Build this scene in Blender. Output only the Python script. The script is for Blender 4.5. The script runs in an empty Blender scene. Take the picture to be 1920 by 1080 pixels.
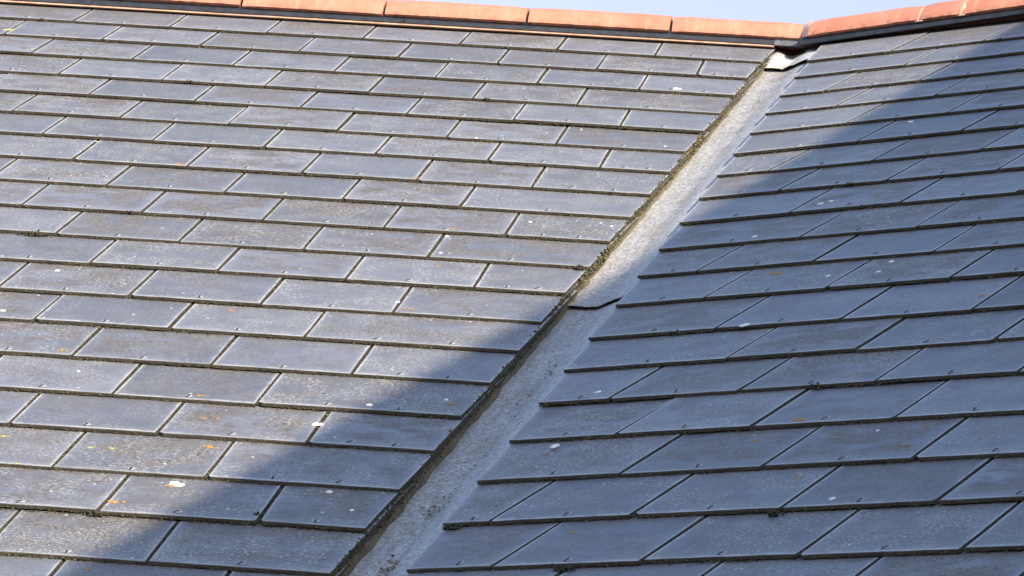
import bpy, math, random
import numpy as np
from mathutils import Vector, Matrix, noise

random.seed(7)
rng = np.random.default_rng(11)
sc = bpy.context.scene
col = sc.collection

# ------------------------------------------------------------------ camera, sky, sun, exposure
Z0 = 5.5                                   # height of the ridge bend above the ground
cam = bpy.data.cameras.new('camera')
camo = bpy.data.objects.new('camera', cam)
col.objects.link(camo)
camo.location = (0.5901, -10.3392, Z0 - 3.9307)
camo.rotation_mode = 'XYZ'
camo.rotation_euler = (1.75313, -0.07644, 0.03956)
cam.sensor_width = 36.0
cam.lens = 36.0 * 6423.6 / 1920.0
cam.shift_x = -436.9 / 1920.0
cam.shift_y = 709.6 / 1920.0
cam.clip_start = 0.1
cam.clip_end = 3000.0
sc.camera = camo

SUN_EL = math.radians(26.0)
SUN_AZ = math.radians(308.0)               # counter-clockwise from +X
SUN = Vector((math.cos(SUN_AZ) * math.cos(SUN_EL), math.sin(SUN_AZ) * math.cos(SUN_EL), math.sin(SUN_EL)))

world = bpy.data.worlds.new('World')
sc.world = world
world.use_nodes = True
wn, wl = world.node_tree.nodes, world.node_tree.links
wn.clear()
sky = wn.new('ShaderNodeTexSky')
sky.sky_type = 'NISHITA'
sky.sun_disc = False
sky.sun_elevation = SUN_EL
sky.sun_rotation = math.pi / 2 - SUN_AZ
sky.air_density = 1.0
sky.dust_density = 1.0
sky.ozone_density = 1.5
bg = wn.new('ShaderNodeBackground')
bg.inputs['Strength'].default_value = 0.15
wo = wn.new('ShaderNodeOutputWorld')
# pale haze low in the sky, the same all round the horizon
tc_ = wn.new('ShaderNodeTexCoord'); sz = wn.new('ShaderNodeSeparateXYZ'); wl.new(tc_.outputs['Generated'], sz.inputs[0])
hz = wn.new('ShaderNodeMapRange'); hz.interpolation_type = 'SMOOTHSTEP'
wl.new(sz.outputs[2], hz.inputs[0])
for i_, v_ in ((1, 0.40), (2, 0.62), (3, 0.80), (4, 0.0)): hz.inputs[i_].default_value = v_
sc_ = wn.new('ShaderNodeSeparateColor'); wl.new(sky.outputs[0], sc_.inputs[0])
pale = wn.new('ShaderNodeCombineColor')
for i_, v_ in ((0, 0.35), (1, 0.36), (2, 0.50)):
    mm = wn.new('ShaderNodeMath'); mm.operation = 'MULTIPLY'; mm.inputs[1].default_value = v_
    wl.new(sc_.outputs[2], mm.inputs[0]); wl.new(mm.outputs[0], pale.inputs[i_])
mx = wn.new('ShaderNodeMix'); mx.data_type = 'RGBA'
wl.new(hz.outputs[0], mx.inputs[0]); wl.new(sky.outputs[0], mx.inputs[6]); wl.new(pale.outputs[0], mx.inputs[7])
wl.new(mx.outputs[2], bg.inputs['Color'])
wl.new(bg.outputs[0], wo.inputs['Surface'])

sun = bpy.data.lights.new('sun', 'SUN')
sun.energy = 2.9
sun.angle = math.radians(0.6)
sun.color = (1.0, 0.87, 0.70)
suno = bpy.data.objects.new('sun', sun)
col.objects.link(suno)
suno.location = (20, -14, 16)
suno.rotation_euler = SUN.to_track_quat('Z', 'Y').to_euler()

sc.view_settings.view_transform = 'Standard'
sc.view_settings.look = 'None'
sc.view_settings.gamma = 1.0
sc.view_settings.exposure = 1.63
sc.render.resolution_x, sc.render.resolution_y = 1024, 576

# ------------------------------------------------------------------ node helpers
def new_mat(name):
    m = bpy.data.materials.new(name)
    m.use_nodes = True
    nt = m.node_tree
    return m, nt, nt.nodes['Principled BSDF']

class NT:
    """tiny wrapper to write node graphs"""
    def __init__(s, nt): s.nt = nt
    def n(s, t, **kw):
        nd = s.nt.nodes.new(t)
        for k, v in kw.items(): setattr(nd, k, v)
        return nd
    def put(s, sock, v):
        if hasattr(v, 'is_output') or isinstance(v, bpy.types.NodeSocket): s.nt.links.new(v, sock)
        else: sock.default_value = v
    def math(s, op, a, b=0.0, c=None, clamp=False):
        nd = s.n('ShaderNodeMath', operation=op, use_clamp=clamp)
        s.put(nd.inputs[0], a); s.put(nd.inputs[1], b)
        if c is not None: s.put(nd.inputs[2], c)
        return nd.outputs[0]
    def mix(s, f, a, b, mode='MIX'):
        nd = s.n('ShaderNodeMix', data_type='RGBA', blend_type=mode)
        s.put(nd.inputs[0], f)
        s.put(nd.inputs[6], a if isinstance(a, bpy.types.NodeSocket) else tuple(a) + (1,))
        s.put(nd.inputs[7], b if isinstance(b, bpy.types.NodeSocket) else tuple(b) + (1,))
        return nd.outputs[2]
    def noise(s, vec, scale, detail=3.0, rough=0.55, dist=0.0):
        nd = s.n('ShaderNodeTexNoise')
        s.put(nd.inputs['Vector'], vec)
        nd.inputs['Scale'].default_value = scale
        nd.inputs['Detail'].default_value = detail
        nd.inputs['Roughness'].default_value = rough
        nd.inputs['Distortion'].default_value = dist
        return nd.outputs['Fac']
    def vor(s, vec, scale, rnd=1.0):
        nd = s.n('ShaderNodeTexVoronoi')
        s.put(nd.inputs['Vector'], vec)
        nd.inputs['Scale'].default_value = scale
        nd.inputs['Randomness'].default_value = rnd
        return nd
    def ramp(s, v, lo, hi, a=0.0, b=1.0):
        nd = s.n('ShaderNodeMapRange', interpolation_type='SMOOTHSTEP')
        s.put(nd.inputs[0], v); s.put(nd.inputs[1], lo); s.put(nd.inputs[2], hi)
        s.put(nd.inputs[3], a); s.put(nd.inputs[4], b)
        return nd.outputs[0]
    def comb(s, x, y, z):
        nd = s.n('ShaderNodeCombineXYZ')
        for i, v in enumerate((x, y, z)): s.put(nd.inputs[i], v)
        return nd.outputs[0]
    def uv(s, name):
        nd = s.n('ShaderNodeUVMap'); nd.uv_map = name
        sp = s.n('ShaderNodeSeparateXYZ'); s.nt.links.new(nd.outputs[0], sp.inputs[0])
        return sp.outputs[0], sp.outputs[1]
    def scale(s, vec, xyz):
        nd = s.n('ShaderNodeVectorMath', operation='MULTIPLY')
        s.put(nd.inputs[0], vec); nd.inputs[1].default_value = xyz
        return nd.outputs[0]
    def bump(s, bsdf, h, strength, dist):
        nd = s.n('ShaderNodeBump')
        nd.inputs['Strength'].default_value = strength
        nd.inputs['Distance'].default_value = dist
        s.put(nd.inputs['Height'], h)
        s.nt.links.new(nd.outputs[0], bsdf.inputs['Normal'])

# ------------------------------------------------------------------ materials
def slate_material():
    m, nt, b = new_mat('slate')
    g = NT(nt)
    dl, dt = g.uv('edge_a'); dr, dc = g.uv('edge_b')
    rnd = g.n('ShaderNodeObjectInfo').outputs['Random']
    r2 = g.math('FRACT', g.math('MULTIPLY', rnd, 7.31))
    r3 = g.math('FRACT', g.math('MULTIPLY', rnd, 23.7))
    r4 = g.math('FRACT', g.math('MULTIPLY', rnd, 61.3))
    vec = g.comb(g.math('ADD', dl, g.math('MULTIPLY', rnd, 37.0)), g.math('ADD', dt, g.math('MULTIPLY', r2, 19.0)), g.math('MULTIPLY', r3, 5.0))
    edge = g.math('MINIMUM', g.math('MINIMUM', dl, dr), g.math('MINIMUM', g.math('MULTIPLY', dt, 0.55), dc))
    wob = g.noise(vec, 60.0, 3.0)
    edge = g.math('ADD', edge, g.math('MULTIPLY', g.math('SUBTRACT', wob, 0.5), 0.010))
    rim = g.math('ADD', g.ramp(edge, 0.0035, 0.0080, 0.8, 0.0), g.ramp(edge, 0.004, 0.020, 0.14, 0.0))
    # base: blue grey sheet, each slate a little different
    big = g.noise(g.scale(vec, (1.0, 1.6, 1.0)), 6.0, 3.0)
    c = g.mix(g.ramp(big, 0.3, 0.7), (0.090, 0.101, 0.130), (0.134, 0.143, 0.165))
    c = g.mix(g.math('MULTIPLY', r3, 0.55), c, (0.115, 0.113, 0.118))
    tone = g.math('MULTIPLY', g.ramp(rnd, 0.0, 1.0, 0.78, 1.22), g.ramp(r4, 0.90, 0.97, 1.0, 0.72))
    c = g.mix(1.0, c, g.comb(tone, tone, tone), 'MULTIPLY')
    # brown dirt and algae film, strongest on some slates
    dirt = g.ramp(g.noise(g.scale(vec, (1.0, 1.5, 1.0)), 9.0, 5.0, 0.62, 0.4), 0.36, 0.60)
    dirt = g.math('MULTIPLY', dirt, g.ramp(r2, 0.05, 0.85, 0.25, 1.0))
    dirt = g.math('MULTIPLY', dirt, g.ramp(edge, 0.006, 0.040, 0.10, 1.0))
    c = g.mix(dirt, c, (0.102, 0.085, 0.070))
    # olive blotches and thin runs down the slope
    bl = g.ramp(g.noise(g.scale(vec, (1.0, 1.3, 1.0)), 5.0, 4.0, 0.6, 0.5), 0.48, 0.66)
    c = g.mix(g.math('MULTIPLY', bl, g.ramp(r4, 0.2, 1.0, 0.1, 0.7)), c, (0.122, 0.115, 0.098))
    run = g.ramp(g.noise(g.scale(vec, (1.0, 0.10, 1.0)), 70.0, 4.0, 0.65), 0.52, 0.70)
    c = g.mix(g.math('MULTIPLY', run, 0.22), c, (0.215, 0.21, 0.20))
    # fine mottling
    fine = g.noise(g.scale(vec, (1.0, 2.2, 1.0)), 120.0, 4.0, 0.7)
    c = g.mix(g.ramp(fine, 0.30, 0.70, 0.0, 0.36), c, (0.20, 0.20, 0.215))
    fl = g.noise(g.scale(vec, (1.0, 1.5, 1.0)), 150.0, 3.0, 0.7)
    flm = g.math('MULTIPLY', g.ramp(fl, 0.55, 0.595), g.ramp(g.noise(vec, 11.0, 3.0), 0.34, 0.60))
    flm = g.math('MULTIPLY', flm, g.ramp(r3, 0.0, 0.9, 0.25, 0.85))
    c = g.mix(flm, c, (0.42, 0.41, 0.36))
    dk = g.math('MULTIPLY', g.ramp(g.noise(g.scale(vec, (1.0, 1.4, 1.0)), 120.0, 4.0, 0.75), 0.53, 0.59), g.math('ADD', g.math('MULTIPLY', dirt, 0.8), 0.22))
    c = g.mix(dk, c, (0.05, 0.045, 0.04))
    # worn pale rim
    c = g.mix(g.math('MULTIPLY', g.math('MULTIPLY', rim, g.ramp(g.noise(vec, 14.0, 3.0, 0.6), 0.34, 0.58, 0.48, 1.0)), g.ramp(r2, 0.0, 1.0, 1.0, 0.6)), c, (0.35, 0.35, 0.35))
    # white lichen specks
    v = g.vor(vec, 44.0)
    sp = g.n('ShaderNodeSeparateXYZ'); nt.links.new(v.outputs['Color'], sp.inputs[0])
    lim = g.math('MULTIPLY', g.ramp(sp.outputs[0], g.math('SUBTRACT', 0.96, g.math('MULTIPLY', r3, 0.22)), 1.0), 0.17)
    spk = g.ramp(v.outputs['Distance'], g.math('MULTIPLY', lim, 0.7), lim, 1.0, 0.0)
    spk = g.math('MULTIPLY', spk, g.math('GREATER_THAN', lim, 0.02))
    c = g.mix(g.math('MULTIPLY', spk, 0.8), c, (0.62, 0.62, 0.58))
    # olive specks
    v2 = g.vor(g.scale(vec, (1.0, 1.0, 1.0)), 26.0)
    sp2 = g.n('ShaderNodeSeparateXYZ'); nt.links.new(v2.outputs['Color'], sp2.inputs[0])
    l2 = g.math('MULTIPLY', g.ramp(sp2.outputs[1], g.math('SUBTRACT', 0.985, g.math('MULTIPLY', r2, 0.13)), 1.0), 0.15)
    s2 = g.math('MULTIPLY', g.ramp(v2.outputs['Distance'], g.math('MULTIPLY', l2, 0.6), l2, 1.0, 0.0), g.math('GREATER_THAN', l2, 0.02))
    c = g.mix(g.math('MULTIPLY', s2, 0.7), c, (0.28, 0.22, 0.07))
    nt.links.new(c, b.inputs['Base Color'])
    ro = g.math('ADD', g.math('MULTIPLY', fine, 0.12), g.math('ADD', g.math('MULTIPLY', rim, 0.12), g.math('MULTIPLY', dirt, 0.14)))
    nt.links.new(g.math('ADD', ro, 0.42), b.inputs['Roughness'])
    b.inputs['IOR'].default_value = 1.52
    h = g.math('ADD', g.math('MULTIPLY', fine, 0.6), g.math('MULTIPLY', g.noise(g.scale(vec, (1, 1.5, 1)), 16.0, 3.0), 2.0))
    g.bump(b, h, 0.35, 0.0016)
    return m

def mottled(name, stops, scale, rough=0.8, bump=0.5, bdist=0.002, stretch=(1, 1, 1), detail=5.0):
    """object-space mottled surface between two or three real colours"""
    m, nt, b = new_mat(name)
    g = NT(nt)
    tc = g.n('ShaderNodeTexCoord').outputs['Object']
    vec = g.scale(tc, stretch)
    f = g.noise(vec, scale, detail, 0.62)
    c = g.mix(g.ramp(f, 0.33, 0.67), stops[0], stops[1])
    if len(stops) > 2:
        c = g.mix(g.ramp(g.noise(vec, scale * 2.7, detail, 0.6), 0.52, 0.68), c, stops[2])
    nt.links.new(c, b.inputs['Base Color'])
    b.inputs['Roughness'].default_value = rough
    if bump: g.bump(b, f, bump, bdist)
    return m

def lead_material(name, base, dark, stain, top=False):
    m, nt, b = new_mat(name)
    g = NT(nt)
    along, across = g.uv('run')
    tc = g.n('ShaderNodeTexCoord').outputs['Object']
    f1 = g.noise(tc, 85.0, 4.0, 0.75)
    f2 = g.noise(tc, 170.0, 3.0, 0.7, 0.6)
    f3 = g.noise(tc, 7.0, 4.0, 0.6)
    c = g.mix(g.ramp(f1, 0.43, 0.57), dark, base)
    c = g.mix(g.ramp(f2, 0.50, 0.72, 0.0, 0.75), c, tuple(min(x * 1.35, 0.8) for x in base))
    c = g.mix(g.ramp(f2, 0.26, 0.42, 0.45, 0.0), c, tuple(x * 0.6 for x in dark))
    trail = g.ramp(g.noise(g.comb(g.math('MULTIPLY', along, 2.2), g.math('MULTIPLY', across, 60.0), 0.0), 1.0, 4.0, 0.6), 0.50, 0.68)
    c = g.mix(g.math('MULTIPLY', trail, 0.4), c, tuple(x * 0.72 for x in dark))
    if top: c = g.mix(g.math('MULTIPLY', g.ramp(along, 0.02, 0.15, 1.0, 0.0), g.ramp(f3, 0.3, 0.6, 0.4, 1.0)), c, (0.20, 0.115, 0.06))
    # silt carried down the crease
    cr = g.math('ABSOLUTE', g.math('SUBTRACT', across, 0.012))
    silt = g.math('MULTIPLY', g.ramp(cr, 0.008, 0.055, 1.0, 0.0), g.ramp(f3, 0.42, 0.66))
    c = g.mix(g.math('MULTIPLY', silt, 0.6), c, stain)
    nt.links.new(c, b.inputs['Base Color'])
    nt.links.new(g.ramp(f2, 0.3, 0.7, 0.56, 0.40), b.inputs['Roughness'])
    b.inputs['Metallic'].default_value = 0.0
    b.inputs['IOR'].default_value = 1.9
    h = g.math('ADD', g.math('MULTIPLY', f2, 1.0), g.math('MULTIPLY', g.noise(tc, 38.0, 3.0), 1.2))
    g.bump(b, h, 1.0, 0.0045)
    return m

def terracotta():
    m, nt, b = new_mat('terracotta')
    g = NT(nt)
    tc = g.n('ShaderNodeTexCoord').outputs['Object']
    rnd = g.n('ShaderNodeObjectInfo').outputs['Random']
    off = g.n('ShaderNodeVectorMath', operation='ADD')
    nt.links.new(tc, off.inputs[0]); nt.links.new(g.comb(g.math('MULTIPLY', rnd, 13.0), 0.0, 0.0), off.inputs[1])
    vec = off.outputs[0]
    c = g.mix(g.ramp(g.noise(vec, 9.0, 4.0), 0.3, 0.7), (0.42, 0.150, 0.085), (0.50, 0.205, 0.125))
    st = g.ramp(g.noise(g.scale(vec, (1.0, 0.18, 0.18)), 40.0, 4.0, 0.6), 0.50, 0.72)
    c = g.mix(g.math('MULTIPLY', st, 0.5), c, (0.56, 0.31, 0.215))
    c = g.mix(g.math('MULTIPLY', g.ramp(g.noise(vec, 30.0, 4.0, 0.7), 0.58, 0.75), 0.5), c, (0.40, 0.15, 0.09))
    c = g.mix(g.math('MULTIPLY', rnd, 0.25), c, (0.50, 0.20, 0.13))
    sp = g.n('ShaderNodeSeparateXYZ'); nt.links.new(tc, sp.inputs[0])
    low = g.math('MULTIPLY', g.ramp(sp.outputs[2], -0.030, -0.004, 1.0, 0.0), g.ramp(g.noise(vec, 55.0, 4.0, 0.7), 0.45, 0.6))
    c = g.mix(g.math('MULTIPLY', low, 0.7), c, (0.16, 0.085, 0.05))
    soot = g.ramp(g.noise(g.scale(vec, (1.0, 0.5, 0.5)), 22.0, 5.0, 0.7), 0.56, 0.74)
    c = g.mix(g.math('MULTIPLY', soot, 0.5), c, (0.25, 0.115, 0.07))
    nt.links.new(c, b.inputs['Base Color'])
    b.inputs['Roughness'].default_value = 0.72
    g.bump(b, g.noise(vec, 90.0, 4.0, 0.65), 0.4, 0.0015)
    return m

M_SLATE = slate_material()
M_EDGE = mottled('slate_edge', ((0.030, 0.027, 0.021), (0.065, 0.056, 0.036), (0.12, 0.11, 0.085)), 130.0, 0.9, 0.9, 0.003)
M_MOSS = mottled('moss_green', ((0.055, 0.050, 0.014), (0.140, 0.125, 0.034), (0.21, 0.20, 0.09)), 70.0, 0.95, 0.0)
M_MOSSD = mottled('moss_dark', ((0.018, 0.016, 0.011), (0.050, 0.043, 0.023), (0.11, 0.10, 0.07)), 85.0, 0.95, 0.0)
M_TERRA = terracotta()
M_PLASTIC = mottled('black_plastic', ((0.012, 0.013, 0.016), (0.026, 0.028, 0.033)), 30.0, 0.42, 0.15, 0.001)
M_PLASTIC2 = mottled('dusty_plastic', ((0.06, 0.065, 0.075), (0.11, 0.115, 0.125)), 30.0, 0.5, 0.15, 0.001)
M_LEAD = lead_material('lead', (0.41, 0.405, 0.395), (0.225, 0.225, 0.22), (0.22, 0.19, 0.155))
M_SADDLE = lead_material('new_lead', (0.52, 0.53, 0.53), (0.44, 0.45, 0.45), (0.36, 0.34, 0.10), True)
M_MORTAR = mottled('mortar', ((0.085, 0.072, 0.045), (0.17, 0.145, 0.095), (0.05, 0.046, 0.022)), 45.0, 0.9, 0.8, 0.004)
M_UNION = mottled('ridge_union', ((0.55, 0.33, 0.24), (0.66, 0.46, 0.35)), 40.0, 0.7, 0.4, 0.002)
M_LIT_LINE = mottled('lit_line', ((0.34, 0.20, 0.13), (0.50, 0.33, 0.23)), 25.0, 0.8, 0.4, 0.002)  # pale orange colour standing in for a lit line above the slates
M_FELT = mottled('underlay', ((0.020, 0.020, 0.022), (0.035, 0.033, 0.033)), 20.0, 0.9, 0.3)
M_COPPER = mottled('rivet_patina', ((0.22, 0.225, 0.24), (0.31, 0.315, 0.33)), 200.0, 0.6, 0.0)
M_PIN = mottled('rivet_pin', ((0.022, 0.020, 0.018), (0.05, 0.042, 0.035)), 200.0, 0.6, 0.0)
M_WHITE = mottled('dropping_white', ((0.55, 0.55, 0.51), (0.74, 0.73, 0.69)), 220.0, 0.8, 0.3)
M_ORANGE = mottled('lichen_orange', ((0.34, 0.16, 0.03), (0.46, 0.25, 0.06), (0.24, 0.14, 0.05)), 150.0, 0.9, 0.4)
M_YELLOW = mottled('lichen_yellow', ((0.42, 0.36, 0.07), (0.50, 0.45, 0.14)), 150.0, 0.9, 0.4)
M_DEBRIS = mottled('debris', ((0.14, 0.10, 0.06), (0.36, 0.30, 0.21), (0.06, 0.045, 0.03)), 60.0, 0.9, 0.0)
M_RENDER = mottled('wall_render', ((0.52, 0.48, 0.41), (0.60, 0.56, 0.49)), 3.0, 0.9, 0.5, 0.004)
M_GROUND = mottled('ground', ((0.055, 0.075, 0.030), (0.085, 0.095, 0.045), (0.12, 0.105, 0.075)), 0.9, 0.95, 0.5, 0.02)
M_TILE = mottled('plain_slate', ((0.10, 0.105, 0.12), (0.15, 0.15, 0.16)), 4.0, 0.6, 0.3, 0.004)
M_BARGE = mottled('barge_paint', ((0.70, 0.70, 0.68), (0.78, 0.78, 0.76)), 6.0, 0.5, 0.1)

# ------------------------------------------------------------------ object helpers
def tag(o, label=None, cat=None, group=None, kind=None):
    if label: o['label'] = label
    if cat: o['category'] = cat
    if group: o['group'] = group
    if kind: o['kind'] = kind
    return o

def empty(name, loc=(0, 0, Z0)):
    o = bpy.data.objects.new(name, None)
    o.empty_display_size = 0.2
    col.objects.link(o); o.location = loc
    return o

def mesh(name, verts, faces, mats, fmat=None, smooth=False):
    me = bpy.data.meshes.new(name)
    me.from_pydata([tuple(v) for v in verts], [], [tuple(f) for f in faces])
    for m in (mats if isinstance(mats, (list, tuple)) else [mats]): me.materials.append(m)
    if fmat is not None: me.polygons.foreach_set('material_index', fmat)
    if smooth: me.polygons.foreach_set('use_smooth', [True] * len(faces))
    me.update()
    return me

def obj(name, me, parent=None, mat=None):
    o = bpy.data.objects.new(name, me)
    col.objects.link(o)
    if parent is not None: o.parent = parent
    if mat is not None: o.matrix_basis = mat
    elif parent is None: o.location = (0, 0, Z0)
    return o

def box_geo(x0, x1, y0, y1, z0, z1):
    v = [(x, y, z) for z in (z0, z1) for y in (y0, y1) for x in (x0, x1)]
    f = [(0, 2, 3, 1), (4, 5, 7, 6), (0, 1, 5, 4), (2, 6, 7, 3), (0, 4, 6, 2), (1, 3, 7, 5)]
    return v, f

# ------------------------------------------------------------------ the two slopes
# every slope has its own frame: u along the ridge, f down the fall line, n out of the roof; origin at the ridge bend
A = -1.12196
class Slope: pass
LS, RS = Slope(), Slope()
thL, thR = 0.559365, 0.582781
LS.u = Vector((1, 0, 0)); LS.f = Vector((0, -math.cos(thL), -math.sin(thL))); LS.n = Vector((0, -math.sin(thL), math.cos(thL)))
RS.u = Vector((-math.sin(A), -math.cos(A), 0))
RS.f = Vector((-math.cos(thR) * math.cos(A), math.cos(thR) * math.sin(A), -math.sin(thR)))
RS.n = Vector((-math.sin(thR) * math.cos(A), math.sin(thR) * math.sin(A), math.cos(thR)))
VAL = LS.n.cross(RS.n); VAL = VAL.normalized()
if VAL.z > 0: VAL = -VAL                     # valley direction, downwards
LS.k = VAL.dot(LS.u) / VAL.dot(LS.f)         # valley line in each slope: u = k * s
RS.k = VAL.dot(RS.u) / VAL.dot(RS.f)
CUT_L, CUT_R = -0.009, 0.153

LS.gap, RS.gap = 0.0055, 0.0068
LS.s = [0.3407, 0.5933, 0.8459, 1.1035, 1.353, 1.6099, 1.8565, 2.1206, 2.3704, 2.6239, 2.8771, 3.123, 3.3764, 3.617, 3.8683, 4.1162, 4.3536, 4.6068, 4.8457, 5.0944]
RS.s = [0.3935, 0.6382, 0.8957, 1.1345, 1.3858, 1.6377, 1.8876, 2.1377, 2.3908, 2.6493, 2.8977, 3.1479, 3.417, 3.6622, 3.9023, 4.1551, 4.4081, 4.6542, 4.9042]
LS.j = [-1.8948, -1.7418, -1.8914, -1.7413, -1.8927, -1.7389, -1.8928, -1.7389, -1.8887, -1.7375, -1.8896, -1.7417, -1.8905, -1.7426, -1.8949, -1.7451, -1.898, -1.7418, -1.8953, -1.7422]
RS.j = [0.555, 0.7083, 0.561, 0.7114, 0.5539, 0.7037, 0.5574, 0.7051, 0.552, 0.7064, 0.5522, 0.6989, 0.5582, 0.7066, 0.5518, 0.7034, 0.5469, 0.7024, 0.5502]
LS.last = [5, 5, 5, 4, 5, 4, 5, 4, 4, 4, 4, 4, 4, 3, 4, 3, 4, 3, 4, 3]
RS.first = [0, 0, 0, 0, 1, 1, 1, 1, 2, 2, 2, 2, 3, 3, 3, 3, 4, 3, 4]
for q in range(3):                            # courses that run on below the picture to the eaves
    LS.s.append(LS.s[-1] + 0.25); LS.j.append(-1.894 if len(LS.s) % 2 else -1.742)
    LS.last.append(max(n for n in range(9) if LS.j[-1] + n * 0.304 < LS.k * LS.s[-1] - 0.16))
for q in range(3):
    RS.s.append(RS.s[-1] + 0.25); RS.j.append(0.553 if len(RS.s) % 2 else 0.704)
    RS.first.append(min(n for n in range(12) if RS.j[-1] + n * 0.304 > RS.k * RS.s[-1] + CUT_R + 0.16))

WID, GAP, LEN, THK, STEP = 0.304, 0.0050, 0.60, 0.0074, 0.0092
U_MIN, U_MAX = -3.25, 3.86

def pt(S, u, s, h=0.0): return S.u * u + S.f * s + S.n * h
def frame(S, u, s, h=0.0, tilt=0.0, yaw=0.0, roll=0.0):
    m = Matrix((S.u, -S.f, S.n)).transposed().to_4x4()
    m.translation = pt(S, u, s, h)
    return m @ Matrix.Rotation(yaw, 4, 'Z') @ Matrix.Rotation(-tilt, 4, 'X') @ Matrix.Rotation(roll, 4, 'Y')

def clip(poly, a, b, c):
    """keep a*x + b*y + c >= 0"""
    out = []
    for i in range(len(poly)):
        p, q = poly[i], poly[(i + 1) % len(poly)]
        dp, dq = a * p[0] + b * p[1] + c, a * q[0] + b * q[1] + c
        if dp >= 0: out.append(p)
        if dp * dq < 0:
            t = dp / (dp - dq)
            out.append((p[0] + t * (q[0] - p[0]), p[1] + t * (q[1] - p[1])))
    return out

def slate_mesh(w, length, rnd, cut=None):
    """a slate with its tail along y = 0 and its left edge on x = 0; cut = (a, b, c) keeps a*x+b*y+c>=0"""
    poly = [(0, 0), (w, 0), (w, length), (0, length)]
    if rnd.random() < 0.45:                       # a knocked-off tail corner
        q = rnd.uniform(0.003, 0.011); p_ = rnd.uniform(0.004, 0.014)
        poly = clip(poly, 1 / q, 1 / p_, -1.0) if rnd.random() < 0.5 else clip(poly, -1 / q, 1 / p_, w / q - 1.0)
    if cut: poly = clip(poly, *cut)
    ring = []
    for i in range(len(poly)):
        p, q = Vector(poly[i]), Vector(poly[(i + 1) % len(poly)])
        d = q - p; L = d.length
        if L < 1e-4: continue
        tail = abs(p.y) < 1e-5 and abs(q.y) < 1e-5
        head = min(p.y, q.y) > 0.33
        n = 1 if head and p.y == q.y else max(1, int(L / (0.030 if tail else 0.085)))
        nrm = Vector((-d.y, d.x)) / L
        for k in range(n):
            j = 0 if k == 0 else rnd.uniform(0, 0.0022 if tail else 0.0012)
            if k == 0 and rnd.random() < 0.5: j = rnd.uniform(0, 0.003)
            ring.append(p + d * (k / n) + nrm * j)
    cx = sum((r.x for r in ring)) / len(ring); cy = sum((r.y for r in ring)) / len(ring)
    N = len(ring); C = 0.0010
    vs, fs, fm = [], [], []
    for r in ring:
        t = Vector((cx, cy)) - r; t.normalize()
        vs.append((r.x + t.x * C, r.y + t.y * C, 0.0))
    for r in ring: vs.append((r.x, r.y, -0.0010 - rnd.uniform(0, 0.0008)))
    for r in ring: vs.append((r.x + rnd.uniform(-.0006, .0006), r.y + rnd.uniform(0, 0.0015), -THK))
    fs.append(list(range(N))); fm.append(0)
    for i in range(N):
        j = (i + 1) % N
        fs.append((N + i, N + j, j, i)); fm.append(1)
        fs.append((2 * N + i, 2 * N + j, N + j, N + i)); fm.append(1)
    fs.append(list(range(3 * N - 1, 2 * N - 1, -1))); fm.append(1)
    me = mesh('slate', vs, fs, [M_SLATE, M_EDGE], fm)
    ua = me.uv_layers.new(name='edge_a'); ub = me.uv_layers.new(name='edge_b')
    nl = 1.0
    if cut: nl = math.hypot(cut[0], cut[1])
    for lp in me.loops:
        v = me.vertices[lp.vertex_index].co
        ua.data[lp.index].uv = (v.x, v.y)
        ub.data[lp.index].uv = (w - v.x, ((cut[0] * v.x + cut[1] * v.y + cut[2]) / nl) if cut else 1.0)
    return me

def rivet_mesh():
    vs, fs, fm = [], [], []
    n = 12; R = 0.0085
    for z, r in ((0.0002, R), (0.0011, R * 0.9)):
        for i in range(n):
            a = 2 * math.pi * i / n; vs.append((r * math.cos(a), r * math.sin(a), z))
    for i in range(n):
        j = (i + 1) % n; fs.append((i, j, n + j, n + i)); fm.append(0)
    fs.append(list(range(n, 2 * n))); fm.append(0)
    b = len(vs)                                  # bent-over pin
    for (x, y, z, w) in ((0.001, 0.002, 0.0008, 0.0026), (0.000, 0.001, 0.0026, 0.0026), (-0.002, -0.004, 0.0026, 0.0020), (-0.0045, -0.0105, 0.0010, 0.0007)):
        vs += [(x - w, y, z), (x + w, y, z), (x + w, y - 0.0012, z - 0.0016), (x - w, y - 0.0012, z - 0.0016)]
    for k in range(3):
        o = b + 4 * k
        for i in range(4):
            j = (i + 1) % 4; fs.append((o + i, o + j, o + 4 + j, o + 4 + i)); fm.append(1)
    fs.append((b, b + 3, b + 2, b + 1)); fm.append(1)
    fs.append((b + 12, b + 13, b + 14, b + 15)); fm.append(1)
    return mesh('rivet', vs, fs, [M_COPPER, M_PIN], fm)

RIVET = rivet_mesh()
SR = random.Random(3)
VARIANTS = {S: [slate_mesh(WID - S.gap, LEN, SR) for _ in range(9)] for S in (LS, RS)}
SHORT = {}

slate_index = {}                                # (side, course) -> list of (u0, u1, object)
joints = {'L': [], 'R': []}                     # (u, s) of every open joint, for the moss
def add_rivet(o, x, y):
    r = obj('rivet', RIVET, o, Matrix.Translation((x, y, 0.0003)) @ Matrix.Rotation(SR.uniform(-0.5, 0.5), 4, 'Z'))
    return r

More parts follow.
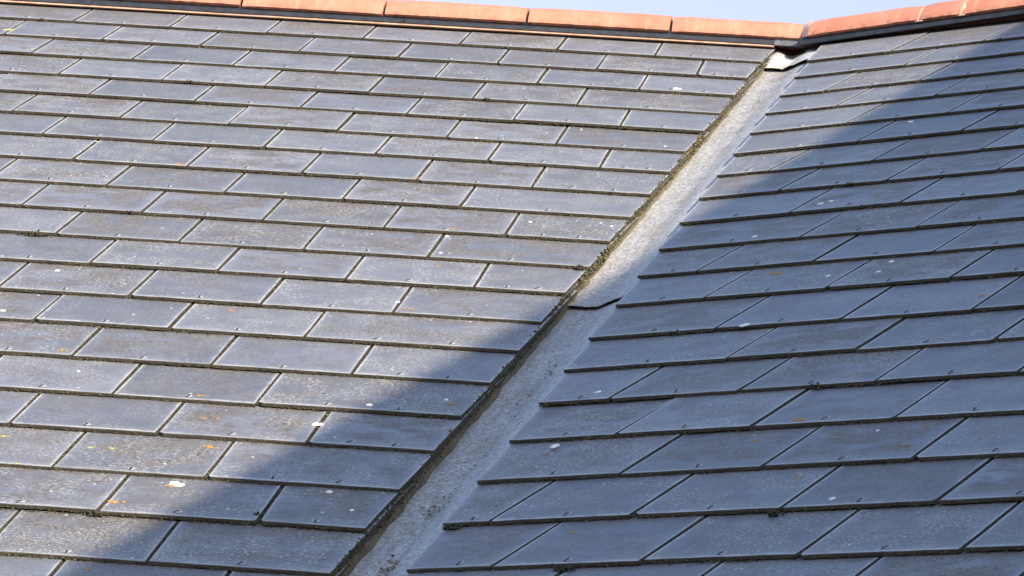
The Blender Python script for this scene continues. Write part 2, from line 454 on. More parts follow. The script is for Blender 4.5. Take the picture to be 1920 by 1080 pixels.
def lay(S, side, root):
    GAP = S.gap
    for k, s in enumerate(S.s):
        base = S.j[k]
        if side == 'L':
            ns = [n for n in range(-8, 9) if n <= S.last[k] and base + n * WID > U_MIN]
        else:
            ns = [n for n in range(-2, 14) if n >= S.first[k] and base + n * WID < U_MAX]
        js = [base + n * WID + SR.uniform(-.0008, .0008) for n in ns]
        length = min(LEN, s - 0.035)
        cell = []
        if side == 'L':
            for i, u0 in enumerate(js):
                cell.append((u0, js[i + 1] if i + 1 < len(js) else None))
            joints['L'] += [(u, s) for u in js]
        else:
            cell.append((None, js[0]))
            for i, u0 in enumerate(js):
                cell.append((u0, js[i + 1] if i + 1 < len(js) else u0 + WID))
            joints['R'] += [(u, s) for u in js]
        lst = []
        for (a, b_) in cell:
            tilt = STEP / 0.25 + SR.uniform(-0.004, 0.004) + (SR.uniform(0.004, 0.009) if SR.random() < 0.10 else 0)
            h = SR.uniform(-0.0006, 0.0006) + (SR.uniform(0.0008, 0.0022) if SR.random() < 0.12 else 0)
            yaw = SR.uniform(-0.0022, 0.0022)
            roll = SR.uniform(-0.0018, 0.0018)
            if a is not None and b_ is not None and abs((b_ - a) - WID) < 0.004:
                if length < LEN - 1e-6:
                    key = (side, round(length, 3), SR.randrange(3))
                    if SHORT.get(key) is None: SHORT[key] = slate_mesh(WID - GAP, length, SR)
                    me = SHORT[key]
                else:
                    me = SR.choice(VARIANTS[S])
                o = obj('slate', me, root, frame(S, a + GAP / 2, s + SR.gauss(0, .0018), h, tilt, yaw, roll))
                add_rivet(o, (WID - GAP) / 2 + SR.uniform(-.006, .006), 0.024 + SR.uniform(-.003, .004))
                lst.append((a, b_, o))
            elif side == 'L':
                # raked slate beside the valley: stay left of u = k*s' + CUT_L
                w = (S.k * (s - LEN) + CUT_L) - a - GAP / 2
                cw = (S.k * s + CUT_L) - a - GAP / 2       # width left on the tail
                jit = SR.uniform(-0.004, 0.004)
                me = slate_mesh(max(w, cw) + 0.02, length, SR, (-1.0, -S.k, cw + jit))
                o = obj('slate', me, root, frame(S, a + GAP / 2, s, h, tilt, yaw, 0))
                for x in ([cw * 0.5] if SR.random() < 0.45 else [cw * 0.33, cw * 0.68]): add_rivet(o, x, 0.024)
                lst.append((a, a + cw, o))
            else:
                x0 = S.k * (s - LEN) + CUT_R - 0.02          # leftmost reach of the head
                c0 = S.k * s + CUT_R + SR.uniform(-0.0025, 0.0025)
                me = slate_mesh(b_ - GAP / 2 - x0, length, SR, (1.0, S.k, -(c0 - x0)))
                o = obj('slate', me, root, frame(S, x0, s, h, tilt, yaw, 0))
                wv = b_ - c0
                for q in ([0.5] if wv > 0.2 else [0.55]): add_rivet(o, c0 - x0 + wv * q, 0.024)
                lst.append((c0, b_, o))
        slate_index[(side, k)] = lst

def slab(S, side, name, off, mat, root, th=0.01, s0=-0.0, s1=5.75):
    if side == 'L':
        q = [pt(S, U_MIN - 0.05, s0, off), pt(S, U_MIN - 0.05, s1, off), pt(S, S.k * s1 + 0.02, s1, off), pt(S, S.k * s0 + 0.02, s0, off)]
    else:
        q = [pt(S, S.k * s0 + 0.0, s0, off), pt(S, S.k * s1 + 0.0, s1, off), pt(S, 5.48, s1, off), pt(S, 5.48, s0, off)]
    vs = q + [p - S.n * th for p in q]
    fs = [(0, 1, 2, 3), (7, 6, 5, 4)] + [(i, i + 4, (i + 1) % 4 + 4, (i + 1) % 4) for i in range(4)]
    return obj(name, mesh(name, vs, fs, mat), root)

def back_slope(S, u0, u1, root):
    h = Vector((S.f.x, S.f.y, 0)); d = Vector((-S.f.x, -S.f.y, S.f.z))
    q = [S.u * u0, S.u * u1, S.u * u1 + d * 5.7, S.u * u0 + d * 5.7]
    q = [p - Vector((0, 0, 0.06)) for p in q]
    vs = q + [p - Vector((0, 0, 0.03)) for p in q]
    fs = [(0, 1, 2, 3), (7, 6, 5, 4)] + [(i, i + 4, (i + 1) % 4 + 4, (i + 1) % 4) for i in range(4)]
    obj('back_slope', mesh('back_slope', vs, fs, M_TILE), root)

roofL = tag(empty('slate_roof'), 'grey slate roof slope on the left of the valley, mostly in sunshine', 'roof')
roofR = tag(empty('slate_roof'), 'grey slate roof slope on the right of the valley, mostly in shadow', 'roof')
lay(LS, 'L', roofL)
lay(RS, 'R', roofR)
slab(LS, 'L', 'underlay', -0.075, M_FELT, roofL)
slab(RS, 'R', 'underlay', -0.085, M_FELT, roofR)
back_slope(LS, U_MIN, 0.3, roofL)
back_slope(RS, -0.3, 5.48, roofR)

# ------------------------------------------------------------------ valley lining
DL, DR = 0.049, 0.058
mB = Matrix((LS.n, RS.n, VAL))
VB = mB.inverted() @ Vector((-DL, -DR, 0.0))
VN = (LS.n + RS.n).normalized()
def lead_sheet(name, t0, t1, lift, mat, parent, wl=0.13, wr=0.20, bulge=0.0, seed=0.0, flare=0.0):
    prof = [-wl, -wl * .8, -wl * .6, -0.055, -0.04, -0.028, -0.016, -0.007, 0.0, 0.007, 0.016, 0.03, 0.045, 0.065, 0.09, 0.12, wr]
    nt_ = max(6, int((t1 - t0) / 0.03))
    vs, uv = [], []
    for i in range(nt_ + 1):
        t = t0 + (t1 - t0) * i / nt_
        for w in prof:
            p = VB + VAL * t + (LS.u if w < 0 else RS.u) * w
            rnd = 0.002 * math.exp(-(w / 0.008) ** 2)                    # dressed, rounded crease
            d = noise.noise(Vector((t * 7 + seed, w * 9, 1.3))) * 0.0032 + noise.noise(Vector((t * 23 + seed, w * 26, 4.3))) * 0.0016
            lf = lift + flare * max(0.0, 1 - (t1 - t) / 0.05)
            if w > 0:
                q = min(1.0, w / 0.095); lf += 0.020 * q * q * (3 - 2 * q)      # dressed up under the right-hand slates
            if bulge:
                x = (t - t0) / (t1 - t0)
                d += bulge * math.sin(math.pi * min(1, x * 1.05)) * (math.exp(-((w + 0.040) / 0.028) ** 2) + 0.45 * math.exp(-((w - 0.06) / 0.03) ** 2))
            if bulge: d += 0.005 * noise.noise(Vector((t * 30, w * 34, 9.1))) + 0.003 * noise.noise(Vector((t * 70, w * 60, 2.1)))
            if i == nt_: p = p + VAL * (0.005 * noise.noise(Vector((w * 38, seed, 0))))
            vs.append(p + VN * (rnd + d + lf)); uv.append((t, w))
    m = len(prof); fs = []
    for i in range(nt_):
        for j in range(m - 1):
            fs.append((i * m + j, (i + 1) * m + j, (i + 1) * m + j + 1, i * m + j + 1))
    b = len(vs)                                                            # thickness at the free lower edge
    for j in range(m): vs.append(vs[nt_ * m + j] - VN * 0.0022); uv.append(uv[nt_ * m + j])
    for j in range(m - 1): fs.append((nt_ * m + j, b + j, b + j + 1, nt_ * m + j + 1))
    me = mesh(name, vs, fs, mat, smooth=True)
    ul = me.uv_layers.new(name='run')
    for lp in me.loops: ul.data[lp.index].uv = uv[lp.vertex_index]
    return obj(name, me, parent)

valley = tag(empty('valley_gutter'), 'grey lead valley gutter running down between the two slate slopes', 'gutter')
T_LAP, T_SAD = 3.10, 0.285
lead_sheet('lead_sheet', T_LAP - 0.15, 5.75, 0.0, M_LEAD, valley, seed=3.0)
lead_sheet('lead_sheet', T_SAD - 0.12, T_LAP, 0.005, M_LEAD, valley, seed=11.0, flare=0.006)
sd = lead_sheet('lead_saddle', -0.06, T_SAD, 0.011, M_SADDLE, valley, bulge=0.018, seed=29.0, flare=0.008)
sd['label'] = 'bright lead saddle at the head of the valley'

# mortar bedding under the raked edge of the left-hand slates
vs, fs = [], []
N = 160
for i in range(N + 1):
    s = 0.16 + (5.7 - 0.16) * i / N
    e = LS.k * s + CUT_L - 0.014 + 0.004 * noise.noise(Vector((s * 9, 0, 0)))
    lo = 0.006 + 0.006 * noise.noise(Vector((s * 13, 3, 0)))
    vs += [pt(LS, e - 0.03, s, -0.016), pt(LS, e, s, -0.019), pt(LS, e + 0.004 + lo, s, -0.036), pt(LS, e + 0.008 + lo, s, -0.056)]
for i in range(N):
    for j in range(3): fs.append((i * 4 + j, (i + 1) * 4 + j, (i + 1) * 4 + j + 1, i * 4 + j + 1))
obj('mortar_bed', mesh('mortar_bed', vs, fs, M_MORTAR, smooth=True), valley)

# ------------------------------------------------------------------ ridges
R_OUT, R_TH, ZC = 0.107, 0.015, -0.052
def tile_mesh(x0, x1, cross, seed, flareend=0.0):
    """half-round clay ridge tile along x from x0 to x1; cross = horizontal front direction is -y in tile space"""
    na, nx = 18, max(4, int((x1 - x0) / 0.05))
    vs, fs = [], []
    a0, a1 = math.radians(14), math.radians(166)
    for ins in (0, 1):
        for i in range(nx + 1):
            x = x0 + (x1 - x0) * i / nx
            e = min(i, nx - i)
            for k in range(na + 1):
                a = a0 + (a1 - a0) * k / na
                r = R_OUT - (R_TH if ins else 0.0) + noise.noise(Vector((x * 11 + seed, a * 2.0, seed))) * 0.0022
                if e == 0 and not ins: r -= 0.0025
                vs.append((x, -r * math.cos(a), ZC + r * math.sin(a)))
    m = na + 1; B = (nx + 1) * m
    for i in range(nx):
        for k in range(na):
            fs.append((i * m + k, (i + 1) * m + k, (i + 1) * m + k + 1, i * m + k + 1))
            fs.append((B + i * m + k + 1, B + (i + 1) * m + k + 1, B + (i + 1) * m + k, B + i * m + k))
        fs.append((i * m, B + i * m, B + (i + 1) * m, (i + 1) * m))
        fs.append((i * m + na, (i + 1) * m + na, B + (i + 1) * m + na, B + i * m + na))
    for k in range(na):
        fs.append((k, k + 1, B + k + 1, B + k))
        fs.append((nx * m + k, B + nx * m + k, B + nx * m + k + 1, nx * m + k + 1))
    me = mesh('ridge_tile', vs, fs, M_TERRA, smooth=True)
    me.set_sharp_from_angle(angle=math.radians(40))
    return me

def arc_strip(x0, x1, r, th, mat, name):
    na = 18; vs, fs = [], []
    a0, a1 = math.radians(12), math.radians(168)
    for x in (x0, x1):
        for rr in (r, r - th):
            for k in range(na + 1):
                a = a0 + (a1 - a0) * k / na
                vs.append((x, -rr * math.cos(a), ZC + rr * math.sin(a)))
    m = na + 1
    for k in range(na):
        fs += [(k, 2 * m + k, 2 * m + k + 1, k + 1), (m + k + 1, 3 * m + k + 1, 3 * m + k, m + k), (k, k + 1, m + k + 1, m + k), (2 * m + k, 3 * m + k, 3 * m + k + 1, 2 * m + k + 1)]
    return mesh(name, vs, fs, mat, smooth=True)

def extrude_profile(name, prof, x0, x1, mat, n=1, wob=0.0):
    """prof: closed list of (y, z); extruded along x"""
    m = len(prof); vs, fs = [], []
    for i in range(n + 1):
        x = x0 + (x1 - x0) * i / n
        w = wob * noise.noise(Vector((x * 3.1, 0, 7)))
        vs += [(x, y, z + w) for y, z in prof]
    for i in range(n):
        for k in range(m): fs.append((i * m + k, i * m + (k + 1) % m, (i + 1) * m + (k + 1) % m, (i + 1) * m + k))
    fs.append(list(range(m - 1, -1, -1))); fs.append([n * m + k for k in range(m)])
    return mesh(name, vs, fs, mat)

STRIP = [(-0.070, -0.022), (-0.089, -0.024), (-0.090, -0.036), (-0.096, -0.0375), (-0.098, -0.0515), (-0.092, -0.0525), (-0.070, -0.045)]
LIT_LINE = [(-0.070, -0.047), (-0.0955, -0.0535), (-0.097, -0.0585), (-0.070, -0.055)]  # added thin strip, drawn in place of a bright lit edge under the vent
def ridge_run(root, spans, x0, x1, mat4, strip_x, joints_at, lit_line):
    for i, (a, b) in enumerate(spans):
        t = obj('ridge_tile', tile_mesh(a, b, None, i * 3.7 + x0), root, mat4)
        # each tile sits a hair differently
        t.matrix_basis = mat4 @ Matrix.Translation((0, SR.uniform(-.002, .002), SR.uniform(-.002, .002)))
    for x in joints_at:
        obj('tile_union', arc_strip(x - 0.014, x + 0.014, R_OUT - (0.017 if root is ridgeL else 0.004), 0.006, M_PLASTIC if root is ridgeL else M_UNION, 'tile_union'), root, mat4)
    for i, (a, b, mt, dz) in enumerate(strip_x):
        o = obj('vent_strip', extrude_profile('vent_strip', STRIP, a, b, mt, max(1, int((b - a) / 0.12)), 0.0008), root, mat4 @ Matrix.Translation((0, dz, dz)))
        n = int((b - a) / 0.052)
        vs, fs = [], []
        for k in range(n):                       # ribs of the air grille
            x = a + 0.02 + k * 0.052
            v, f = box_geo(x, x + 0.003, -0.0925, -0.088, -0.0355, -0.0245)
            fs += [tuple(len(vs) + q for q in ff) for ff in f]; vs += v
        if vs: obj('grille_ribs', mesh('grille_ribs', vs, fs, M_PLASTIC), o)['kind'] = 'stuff'
    if lit_line: obj('lit_line_strip', extrude_profile('lit_line_strip', LIT_LINE, lit_line[0], lit_line[1], M_LIT_LINE, 20, 0.001), root, mat4)

ridgeL = tag(empty('clay_ridge'), 'sunlit orange clay ridge running left along the roof top over black vent strip', 'roof ridge')
JX = [0.072] + [-0.351 - 0.457 * i for i in range(0, 7)]
ridge_run(ridgeL, [(JX[i + 1] + 0.0045, JX[i] - 0.0045) for i in range(7)], 0, 0, Matrix.Identity(4),
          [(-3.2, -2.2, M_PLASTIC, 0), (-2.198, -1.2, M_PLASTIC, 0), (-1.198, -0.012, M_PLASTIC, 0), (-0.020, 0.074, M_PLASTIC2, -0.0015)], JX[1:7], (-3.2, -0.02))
ridgeR = tag(empty('clay_ridge'), 'redder clay ridge rising to the right above the shaded slope', 'roof ridge')
mR = Matrix((RS.u, Vector((-RS.u.y, RS.u.x, 0)), Vector((0, 0, 1)))).transposed().to_4x4()
mR = mR @ Matrix.Translation((0, 0, -0.013)) @ Matrix.Rotation(-0.020, 4, 'Y')
RJ = [0.135, 0.525, 0.668] + [0.668 + 0.457 * i for i in range(1, 8)]
ridge_run(ridgeR, [(RJ[i] + 0.004, RJ[i + 1] - 0.004) for i in range(len(RJ) - 1) if RJ[i + 1] < 3.9], 0, 0, mR,
          [(0.105, 1.1, M_PLASTIC, 0), (1.102, 2.1, M_PLASTIC, 0), (2.102, 3.85, M_PLASTIC, 0)], [x for x in RJ[1:] if x < 3.85], None)
# mortar collar that closes the bend between the two runs
na = 18; vs, fs = [], []
a0, a1 = math.radians(12), math.radians(168)
for ring in range(3):
    for k in range(na + 1):
        a = a0 + (a1 - a0) * k / na
        r = R_OUT - 0.004
        pl = Vector((0.066, -r * math.cos(a), ZC + r * math.sin(a)))
        pr = mR @ Vector((0.140, -r * math.cos(a), ZC + r * math.sin(a)))
        vs.append(pl.lerp(pr, ring / 2) + Vector((0, 0, 0.006 if ring == 1 else 0)))
m = na + 1
for i in range(2):
    for k in range(na): fs.append((i * m + k, (i + 1) * m + k, (i + 1) * m + k + 1, i * m + k + 1))
obj('mortar_collar', mesh('mortar_collar', vs, fs, M_UNION, smooth=True), ridgeL)

# ------------------------------------------------------------------ lichen, droppings
def blot_mesh(r, seed, mat, thick=0.0012, lobes=1, aspect=1.0):
    rr = random.Random(seed); vs, fs = [], []
    for l in range(lobes):
        ox = 0 if l == 0 else rr.uniform(-1.4, 1.4) * r; oy = 0 if l == 0 else rr.uniform(-0.6, 0.6) * r
        q = r * ((1 if l == 0 else rr.uniform(0.35, 0.8)) if lobes < 6 else (0.55 if l == 0 else rr.uniform(0.14, 0.42))); n = 14 if lobes < 6 else 8; b = len(vs)
        for z, sc_ in ((0.0, 1.0), (thick, 0.82)):
            rs = random.Random(seed + l)
            for i in range(n):
                a = 2 * math.pi * i / n; d = q * sc_ * rs.uniform(0.72, 1.12)
                vs.append((ox + d * math.cos(a), oy + aspect * d * math.sin(a), z))
        vs.append((ox, oy, thick * 1.25))
        for i in range(n):
            j = (i + 1) % n
            fs += [(b + i, b + j, b + n + j, b + n + i), (b + n + i, b + n + j, b + 2 * n)]
    return mesh('blot', vs, fs, mat)

WHITE = [('L', -0.454, 4.001, 0.0049), ('R', 2.305, 4.615, 0.0067), ('R', 1.679, 2.937, 0.0068), ('R', 1.563, 3.031, 0.0061), ('R', 1.69, 3.034, 0.006), ('R', 1.168, 2.603, 0.0076), ('R', 1.213, 2.319, 0.0077), ('R', 1.234, 2.301, 0.0069), ('L', -1.501, 3.181, 0.0066), ('L', -1.527, 3.551, 0.0068), ('L', -0.604, 4.08, 0.0076), ('L', -1.249, 3.961, 0.0033), ('L', -0.52, 4.74, 0.0045), ('R', 2.213, 4.21, 0.0036), ('R', 1.07, 1.426, 0.0086), ('L', -0.664, 2.645, 0.0058), ('L', -0.276, 2.456, 0.0039), ('L', -0.306, 2.425, 0.004), ('L', -0.651, 2.83, 0.005), ('L', -0.681, 3.276, 0.006), ('L', -0.481, 2.463, 0.0052), ('L', -0.746, 1.598, 0.0043), ('L', -0.226, 1.557, 0.0036), ('L', -0.48, 1.383, 0.0037), ('R', 1.407, 3.844, 0.0071), ('L', -0.584, 4.631, 0.007)]
ORANGE = [('L', -0.867, 4.403, 0.0103), ('L', -0.888, 4.658, 0.007), ('L', -1.036, 3.423, 0.0058), ('L', -1.318, 3.835, 0.0072), ('L', -1.458, 2.108, 0.008), ('L', -0.961, 4.085, 0.0054), ('L', -0.921, 4.227, 0.0042), ('L', -0.893, 4.221, 0.0037), ('L', -0.657, 2.595, 0.0058), ('L', -0.644, 3.336, 0.0065), ('L', -0.641, 2.934, 0.005), ('L', -0.465, 3.671, 0.0046), ('L', -0.435, 4.032, 0.0049), ('R', 2.012, 4.129, 0.0087), ('R', 1.965, 4.226, 0.0056), ('R', 2.321, 4.322, 0.0064), ('R', 2.311, 4.201, 0.0047), ('L', -0.967, 4.784, 0.0108), ('L', -0.93, 5.137, 0.0046), ('R', 1.398, 2.962, 0.0094), ('R', 1.507, 4.249, 0.0047), ('R', 2.05, 3.303, 0.0048), ('L', -0.833, 2.103, 0.0054), ('R', 2.169, 4.469, 0.0052), ('R', 1.83, 4.727, 0.0048)]
YELLOW = [('L', -2.354, 0.518, 0.0123), ('L', -2.214, 0.785, 0.0053), ('L', -1.739, 1.873, 0.0068), ('L', -1.283, 4.421, 0.0051), ('L', -1.097, 4.462, 0.0046), ('L', -1.055, 4.457, 0.0041), ('L', -0.431, 4.195, 0.0037), ('L', -1.206, 4.605, 0.004)]
def slate_under(side, u, s):
    S = LS if side == 'L' else RS
    for k, sk in enumerate(S.s):
        if s <= sk + 0.001:
            for (a, b_, o) in slate_index[(side, k)]:
                if a - 0.002 <= u <= b_ + 0.002: return o, k, sk
            return slate_index[(side, k)][-1 if side == 'L' else 0][2], k, sk
    return None, None, None
def on_slate(name, side, u, s, r, mat, seed, lobes=1, aspect=1.0, thick=0.0011):
    o, k, sk = slate_under(side, u, s)
    if o is None: return
    S = LS if side == 'L' else RS
    s = min(s, sk - r * 1.05)
    loc = o.matrix_basis.inverted() @ pt(S, u, s, 0)
    q = obj(name, blot_mesh(r, seed, mat, thick, lobes, aspect), o, Matrix.Translation((loc.x, loc.y, 0.0003)))
    return q
for i, (sd_, u, s, r) in enumerate(WHITE): on_slate('white_lichen', sd_, u, s, r * 1.05, M_WHITE, 100 + i, 1, 1.25)
for i, (sd_, u, s, r) in enumerate(ORANGE): on_slate('orange_lichen', sd_, u, s, r * 1.15, M_ORANGE, 300 + i, 9, 1.3)
for i, (sd_, u, s, r) in enumerate(YELLOW): on_slate('yellow_lichen', sd_, u, s, r * 1.1, M_YELLOW, 500 + i, 8, 1.2)

def dropping(side, u, s, r, seed, lobes, label, h=0.004):
    S = LS if side == 'L' else RS
    o = obj('bird_dropping', blot_mesh(r, seed, M_WHITE, 0.0022, lobes, 1.5))
    o.matrix_basis = Matrix.Translation((0, 0, Z0)) @ frame(S, u, s, 0.0, STEP / 0.25) @ Matrix.Translation((0, 0, h))
    tag(o, label, 'bird dropping')
dropping('L', -0.689, 4.222, 0.0085, 5, 3, 'twin white bird dropping over a slate joint at the edge of the shadow', -0.0045)
dropping('L', -0.885, 4.640, 0.013, 9, 4, 'wide white bird dropping below a slate tail on the sunlit slope', -0.0075)
dropping('L', -0.266, 0.81, 0.009, 15, 2, 'small white bird dropping high on the left slope near the valley head', -0.0005)
dropping('R', 1.507, 4.210, 0.0098, 21, 1, 'oval white bird dropping on the shaded right slope beside the valley', -0.001)
dropping('R', 1.543, 3.415, 0.0085, 27, 3, 'clustered white bird dropping on a slate tail of the shaded slope', 0.0005)

# ------------------------------------------------------------------ moss and grit (uncountable)
OCT_V = np.array([(1, 0, 0), (-1, 0, 0), (0, 1, 0), (0, -1, 0), (0, 0, 1), (0, 0, -1)], float)
OCT_F = np.array([(0, 2, 4), (2, 1, 4), (1, 3, 4), (3, 0, 4), (2, 0, 5), (1, 2, 5), (3, 1, 5), (0, 3, 5)])
def clumps(name, P, Rr, mats, midx, label, cat, flat=None):
    """P (n,3) centres, Rr (n,3) radii in world axes; one mesh of small faceted clumps"""
    n = len(P)
    ang = rng.uniform(0, 2 * np.pi, (n, 3))
    V = np.repeat(OCT_V[None], n, 0) * rng.uniform(0.6, 1.25, (n, 6, 1))
    def rot(V, a, i, j):
        c, s = np.cos(a)[:, None], np.sin(a)[:, None]
        x, y = V[:, :, i].copy(), V[:, :, j].copy()
        V[:, :, i] = c * x - s * y; V[:, :, j] = s * x + c * y
    rot(V, ang[:, 0], 0, 1); rot(V, ang[:, 1], 1, 2); rot(V, ang[:, 2], 0, 2)
    V = V * Rr[:, None, :] + P[:, None, :]
    F = (OCT_F[None] + (np.arange(n) * 6)[:, None, None]).reshape(-1, 3)
    me = bpy.data.meshes.new(name)
    me.vertices.add(n * 6); me.vertices.foreach_set('co', V.reshape(-1))
    me.loops.add(len(F) * 3); me.loops.foreach_set('vertex_index', F.reshape(-1).astype(np.int32))
    me.polygons.add(len(F)); me.polygons.foreach_set('loop_start', (np.arange(len(F)) * 3).astype(np.int32))
    for m_ in mats: me.materials.append(m_)
    me.polygons.foreach_set('material_index', np.repeat(midx, 8).astype(np.int32))
    me.update(calc_edges=True); me.validate()
    o = obj(name, me)
    tag(o, label, cat, kind='stuff')
    return o

def moss_for(S, side, sunny):
    P, Rr, mi = [], [], []
    def add(u, s, h, r, m, el=1.0):
        p = pt(S, u, s, h); P.append(p); Rr.append((r * el, r, r * 0.8)); mi.append(m)
    for (u, s) in joints[side]:                         # open joints between slates
        full = rng.random(); dens = (0.25 + 0.75 * full) * (1.0 if sunny else 0.75)
        for i in range(90):                             # silt and old moss packed in the joint
            d = 0.262 * (i + rng.random()) / 90
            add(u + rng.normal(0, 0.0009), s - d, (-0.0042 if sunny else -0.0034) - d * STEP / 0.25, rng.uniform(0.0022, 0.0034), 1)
        n = int(0.25 / 0.0042)
        ph = rng.uniform(0, 50)
        for i in range(n):
            d = 0.25 * (i + rng.random()) / n
            clump = noise.noise(Vector((d * 16 + ph, ph, 0))) * 0.5 + 0.5
            if rng.random() > dens * (0.35 + 0.9 * clump): continue
            r = rng.uniform(0.0012, 0.0028) * (0.75 + 0.8 * clump * full)
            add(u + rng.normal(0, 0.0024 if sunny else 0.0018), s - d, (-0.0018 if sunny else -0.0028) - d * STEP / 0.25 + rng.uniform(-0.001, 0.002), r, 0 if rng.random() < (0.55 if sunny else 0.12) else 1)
    for k, s in enumerate(S.s):                         # along the tails
        a = U_MIN if side == 'L' else S.k * s + CUT_R
        b_ = S.k * s + CUT_L if side == 'L' else U_MAX
        n = int((b_ - a) / 0.0032)
        for i in range(n):
            u = a + (b_ - a) * (i + rng.random()) / n
            c = noise.noise(Vector((u * 6, k * 9.1, 2))) * 0.5 + 0.5
            if rng.random() > 0.25 + 0.8 * c: continue
            r = rng.uniform(0.0010, 0.0022) * (0.75 + 0.7 * c)
            add(u, s + rng.uniform(-0.0005, 0.0035), -0.003 - rng.uniform(0, 0.006), r, 1 if rng.random() < 0.6 else 0, 1.6)
        for i in range(rng.poisson((b_ - a) * 0.25)):    # odd fat cushions
            u = rng.uniform(a, b_)
            for q in range(14): add(u + rng.normal(0, 0.006), s + rng.normal(0.002, 0.002), -0.002 + rng.normal(0, 0.0022), rng.uniform(0.002, 0.0045), 1 if rng.random() < 0.7 else 0)
    return P, Rr, mi
P, Rr, mi = moss_for(LS, 'L', True)
for (u, s, w, nn) in ((-1.63, 2.882, 0.016, 130), (-0.986, 4.85, 0.006, 40), (-0.690, 4.80, 0.005, 50), (-0.304, 2.880, 0.006, 40)):
    for q in range(nn):
        P.append(pt(LS, u + rng.normal(0, w), s + abs(rng.normal(0, 0.004)) - 0.002, -0.004 + rng.normal(0, 0.003))); Rr.append((0.004, 0.004, 0.0035)); mi.append(1)
# cushions along the raked edge above the lead
n = int(5.4 / 0.0013)
for i in range(n):
    s = 0.2 + 5.4 * (i + rng.random()) / n
    c = noise.noise(Vector((s * 8, 1, 0))) * 0.5 + 0.5
    if rng.random() > 0.35 + 0.75 * c: continue
    h = rng.uniform(-0.030, -0.001)
    c2 = max(0.0, noise.noise(Vector((s * 3.1, 8, 0))) * 1.6) * (1.0 if s < 3.2 else 0.25)
    if s > 3.2 and rng.random() < 0.45: continue
    r = rng.uniform(0.0016, 0.0036) * (0.7 + 0.6 * c + 0.6 * c2)
    P.append(pt(LS, LS.k * s + CUT_L + rng.normal(-0.001 + 0.002 * c2, 0.0020 + 0.0022 * c2), s, h)); Rr.append((r, r * 1.2, r)); mi.append(0 if rng.random() < 0.65 else 1)
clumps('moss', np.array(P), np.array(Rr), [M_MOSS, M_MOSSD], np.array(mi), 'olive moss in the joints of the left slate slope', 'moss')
P, Rr, mi = moss_for(RS, 'R', False)
for (u, s, w, nn) in ((2.217, 4.672, 0.005, 40), (1.921, 4.92, 0.008, 70), (1.539, 4.665, 0.008, 70)):
    for q in range(nn):
        P.append(pt(RS, u + rng.normal(0, w), s + abs(rng.normal(0, 0.004)) - 0.002, -0.004 + rng.normal(0, 0.003))); Rr.append((0.004, 0.004, 0.0035)); mi.append(1)
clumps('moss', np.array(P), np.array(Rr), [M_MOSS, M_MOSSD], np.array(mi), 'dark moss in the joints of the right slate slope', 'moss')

P, Rr, mi = [], [], []
for i in range(420):                                      # grit and leaf crumbs lodged in the valley
    t = rng.uniform(0.4, 5.6) if rng.random() < 0.3 else rng.uniform(3.2, 5.6)
    w = rng.normal(0.020, 0.030)
    p = VB + VAL * t + (LS.u if w < 0 else RS.u) * w + VN * (0.006 if t > T_LAP else 0.011)
    r = rng.uniform(0.0008, 0.0022)
    P.append(p); Rr.append((r * 1.5, r * 1.5, r * 0.6)); mi.append(0 if rng.random() < 0.93 else 1)
for (t, w0, nn) in ((4.62, 0.01, 35), (4.95, 0.02, 55), (3.62, 0.03, 12)):
    for i in range(nn):
        w = rng.normal(w0, 0.012)
        p = VB + VAL * (t + rng.normal(0, 0.03)) + (LS.u if w < 0 else RS.u) * w + VN * 0.006
        r = rng.uniform(0.0010, 0.0030)
        P.append(p); Rr.append((r * 1.7, r * 1.4, r * 0.7)); mi.append(0 if rng.random() < 0.9 else 1)
clumps('debris', np.array(P), np.array(Rr), [M_DEBRIS, M_MOSSD], np.array(mi), 'grit and leaf crumbs lying in the lead valley', 'debris')

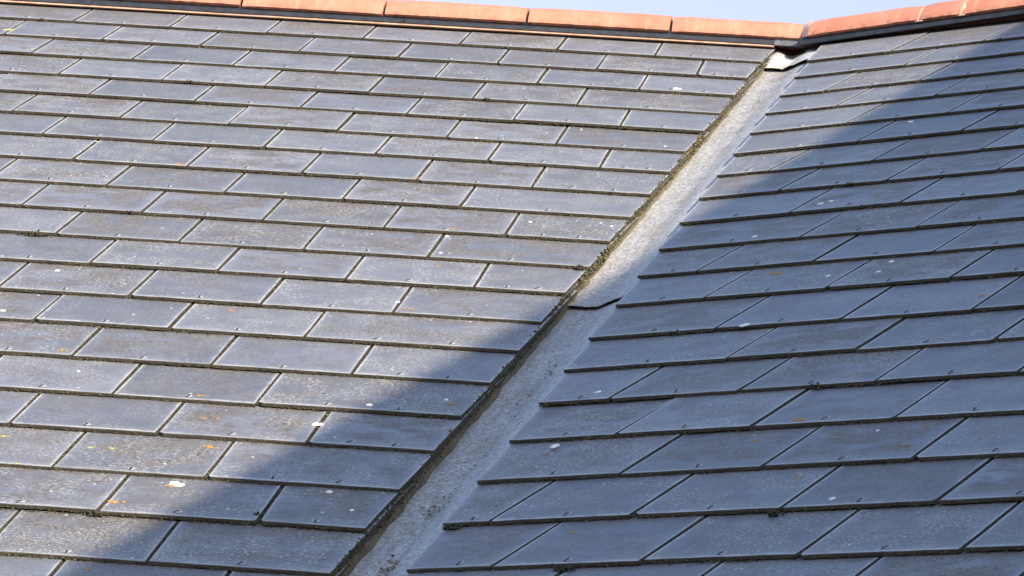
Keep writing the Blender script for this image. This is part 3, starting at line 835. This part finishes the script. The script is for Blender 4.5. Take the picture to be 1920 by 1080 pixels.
# ------------------------------------------------------------------ the rest of the place, outside the picture
UV_ = 5.50                                                # gable of the taller house, along the right-hand ridge
HH = (UV_ - 0.872) * RS.n.dot(SUN) / RS.u.dot(SUN)         # how far its roof stands above ours
house = tag(empty('taller_house'), 'taller house adjoining the right slope, its gable shading the lower roof', 'house')
lift = Vector((0, 0, HH / RS.n.z))
d_back = Vector((-RS.f.x, -RS.f.y, RS.f.z))
def prism(name, quads_pts, mat, root, th):
    vs = list(quads_pts) + [p - th for p in quads_pts]
    n = len(quads_pts)
    fs = [tuple(range(n)), tuple(range(2 * n - 1, n - 1, -1))] + [(i, i + n, (i + 1) % n + n, (i + 1) % n) for i in range(n)]
    return obj(name, mesh(name, vs, fs, mat), root)
U2 = 14.0
for nm, d in (('front_slope', RS.f), ('rear_slope', d_back)):
    prism(nm, [lift + RS.u * UV_, lift + RS.u * UV_ + d * 8.0, lift + RS.u * U2 + d * 8.0, lift + RS.u * U2], M_TILE, house, Vector((0, 0, 0.09)))
dn = Vector((0, 0, 0.09))
gz = Vector((0, 0, -Z0))
e1 = lift + RS.f * 7.7 - dn * 1.02; e2 = lift + d_back * 7.7 - dn * 1.02
foot = lambda p: Vector((p.x, p.y, -Z0))
prism('wall', [foot(e1), foot(e2), e2, lift - dn * 1.02, e1] and [p + RS.u * (UV_ + 0.06) for p in (foot(e1), foot(e2), e2, lift - dn * 1.02, e1)], M_RENDER, house, -RS.u * (U2 - UV_ - 0.12))
low = tag(empty('house'), 'rendered house walls under the slate roofs, below the picture', 'house')
for S, a, b_ in ((LS, U_MIN + 0.1, 0.0), (RS, 0.0, UV_ - 0.02)):
    db = Vector((-S.f.x, -S.f.y, S.f.z)); o1 = S.f * 5.4 - Vector((0, 0, 0.16)); o2 = db * 5.4 - Vector((0, 0, 0.16)); top = Vector((0, 0, -0.20))
    prism('wall', [p + S.u * a for p in (foot(o1), foot(o2), o2, top, o1)], M_RENDER, low, -S.u * (b_ - a))
g = obj('ground', mesh('ground', [(-400, -400, 0), (400, -400, 0), (400, 400, 0), (-400, 400, 0)], [(0, 1, 2, 3)], M_GROUND))
g.location = (0, 0, 0)
tag(g, kind='structure')
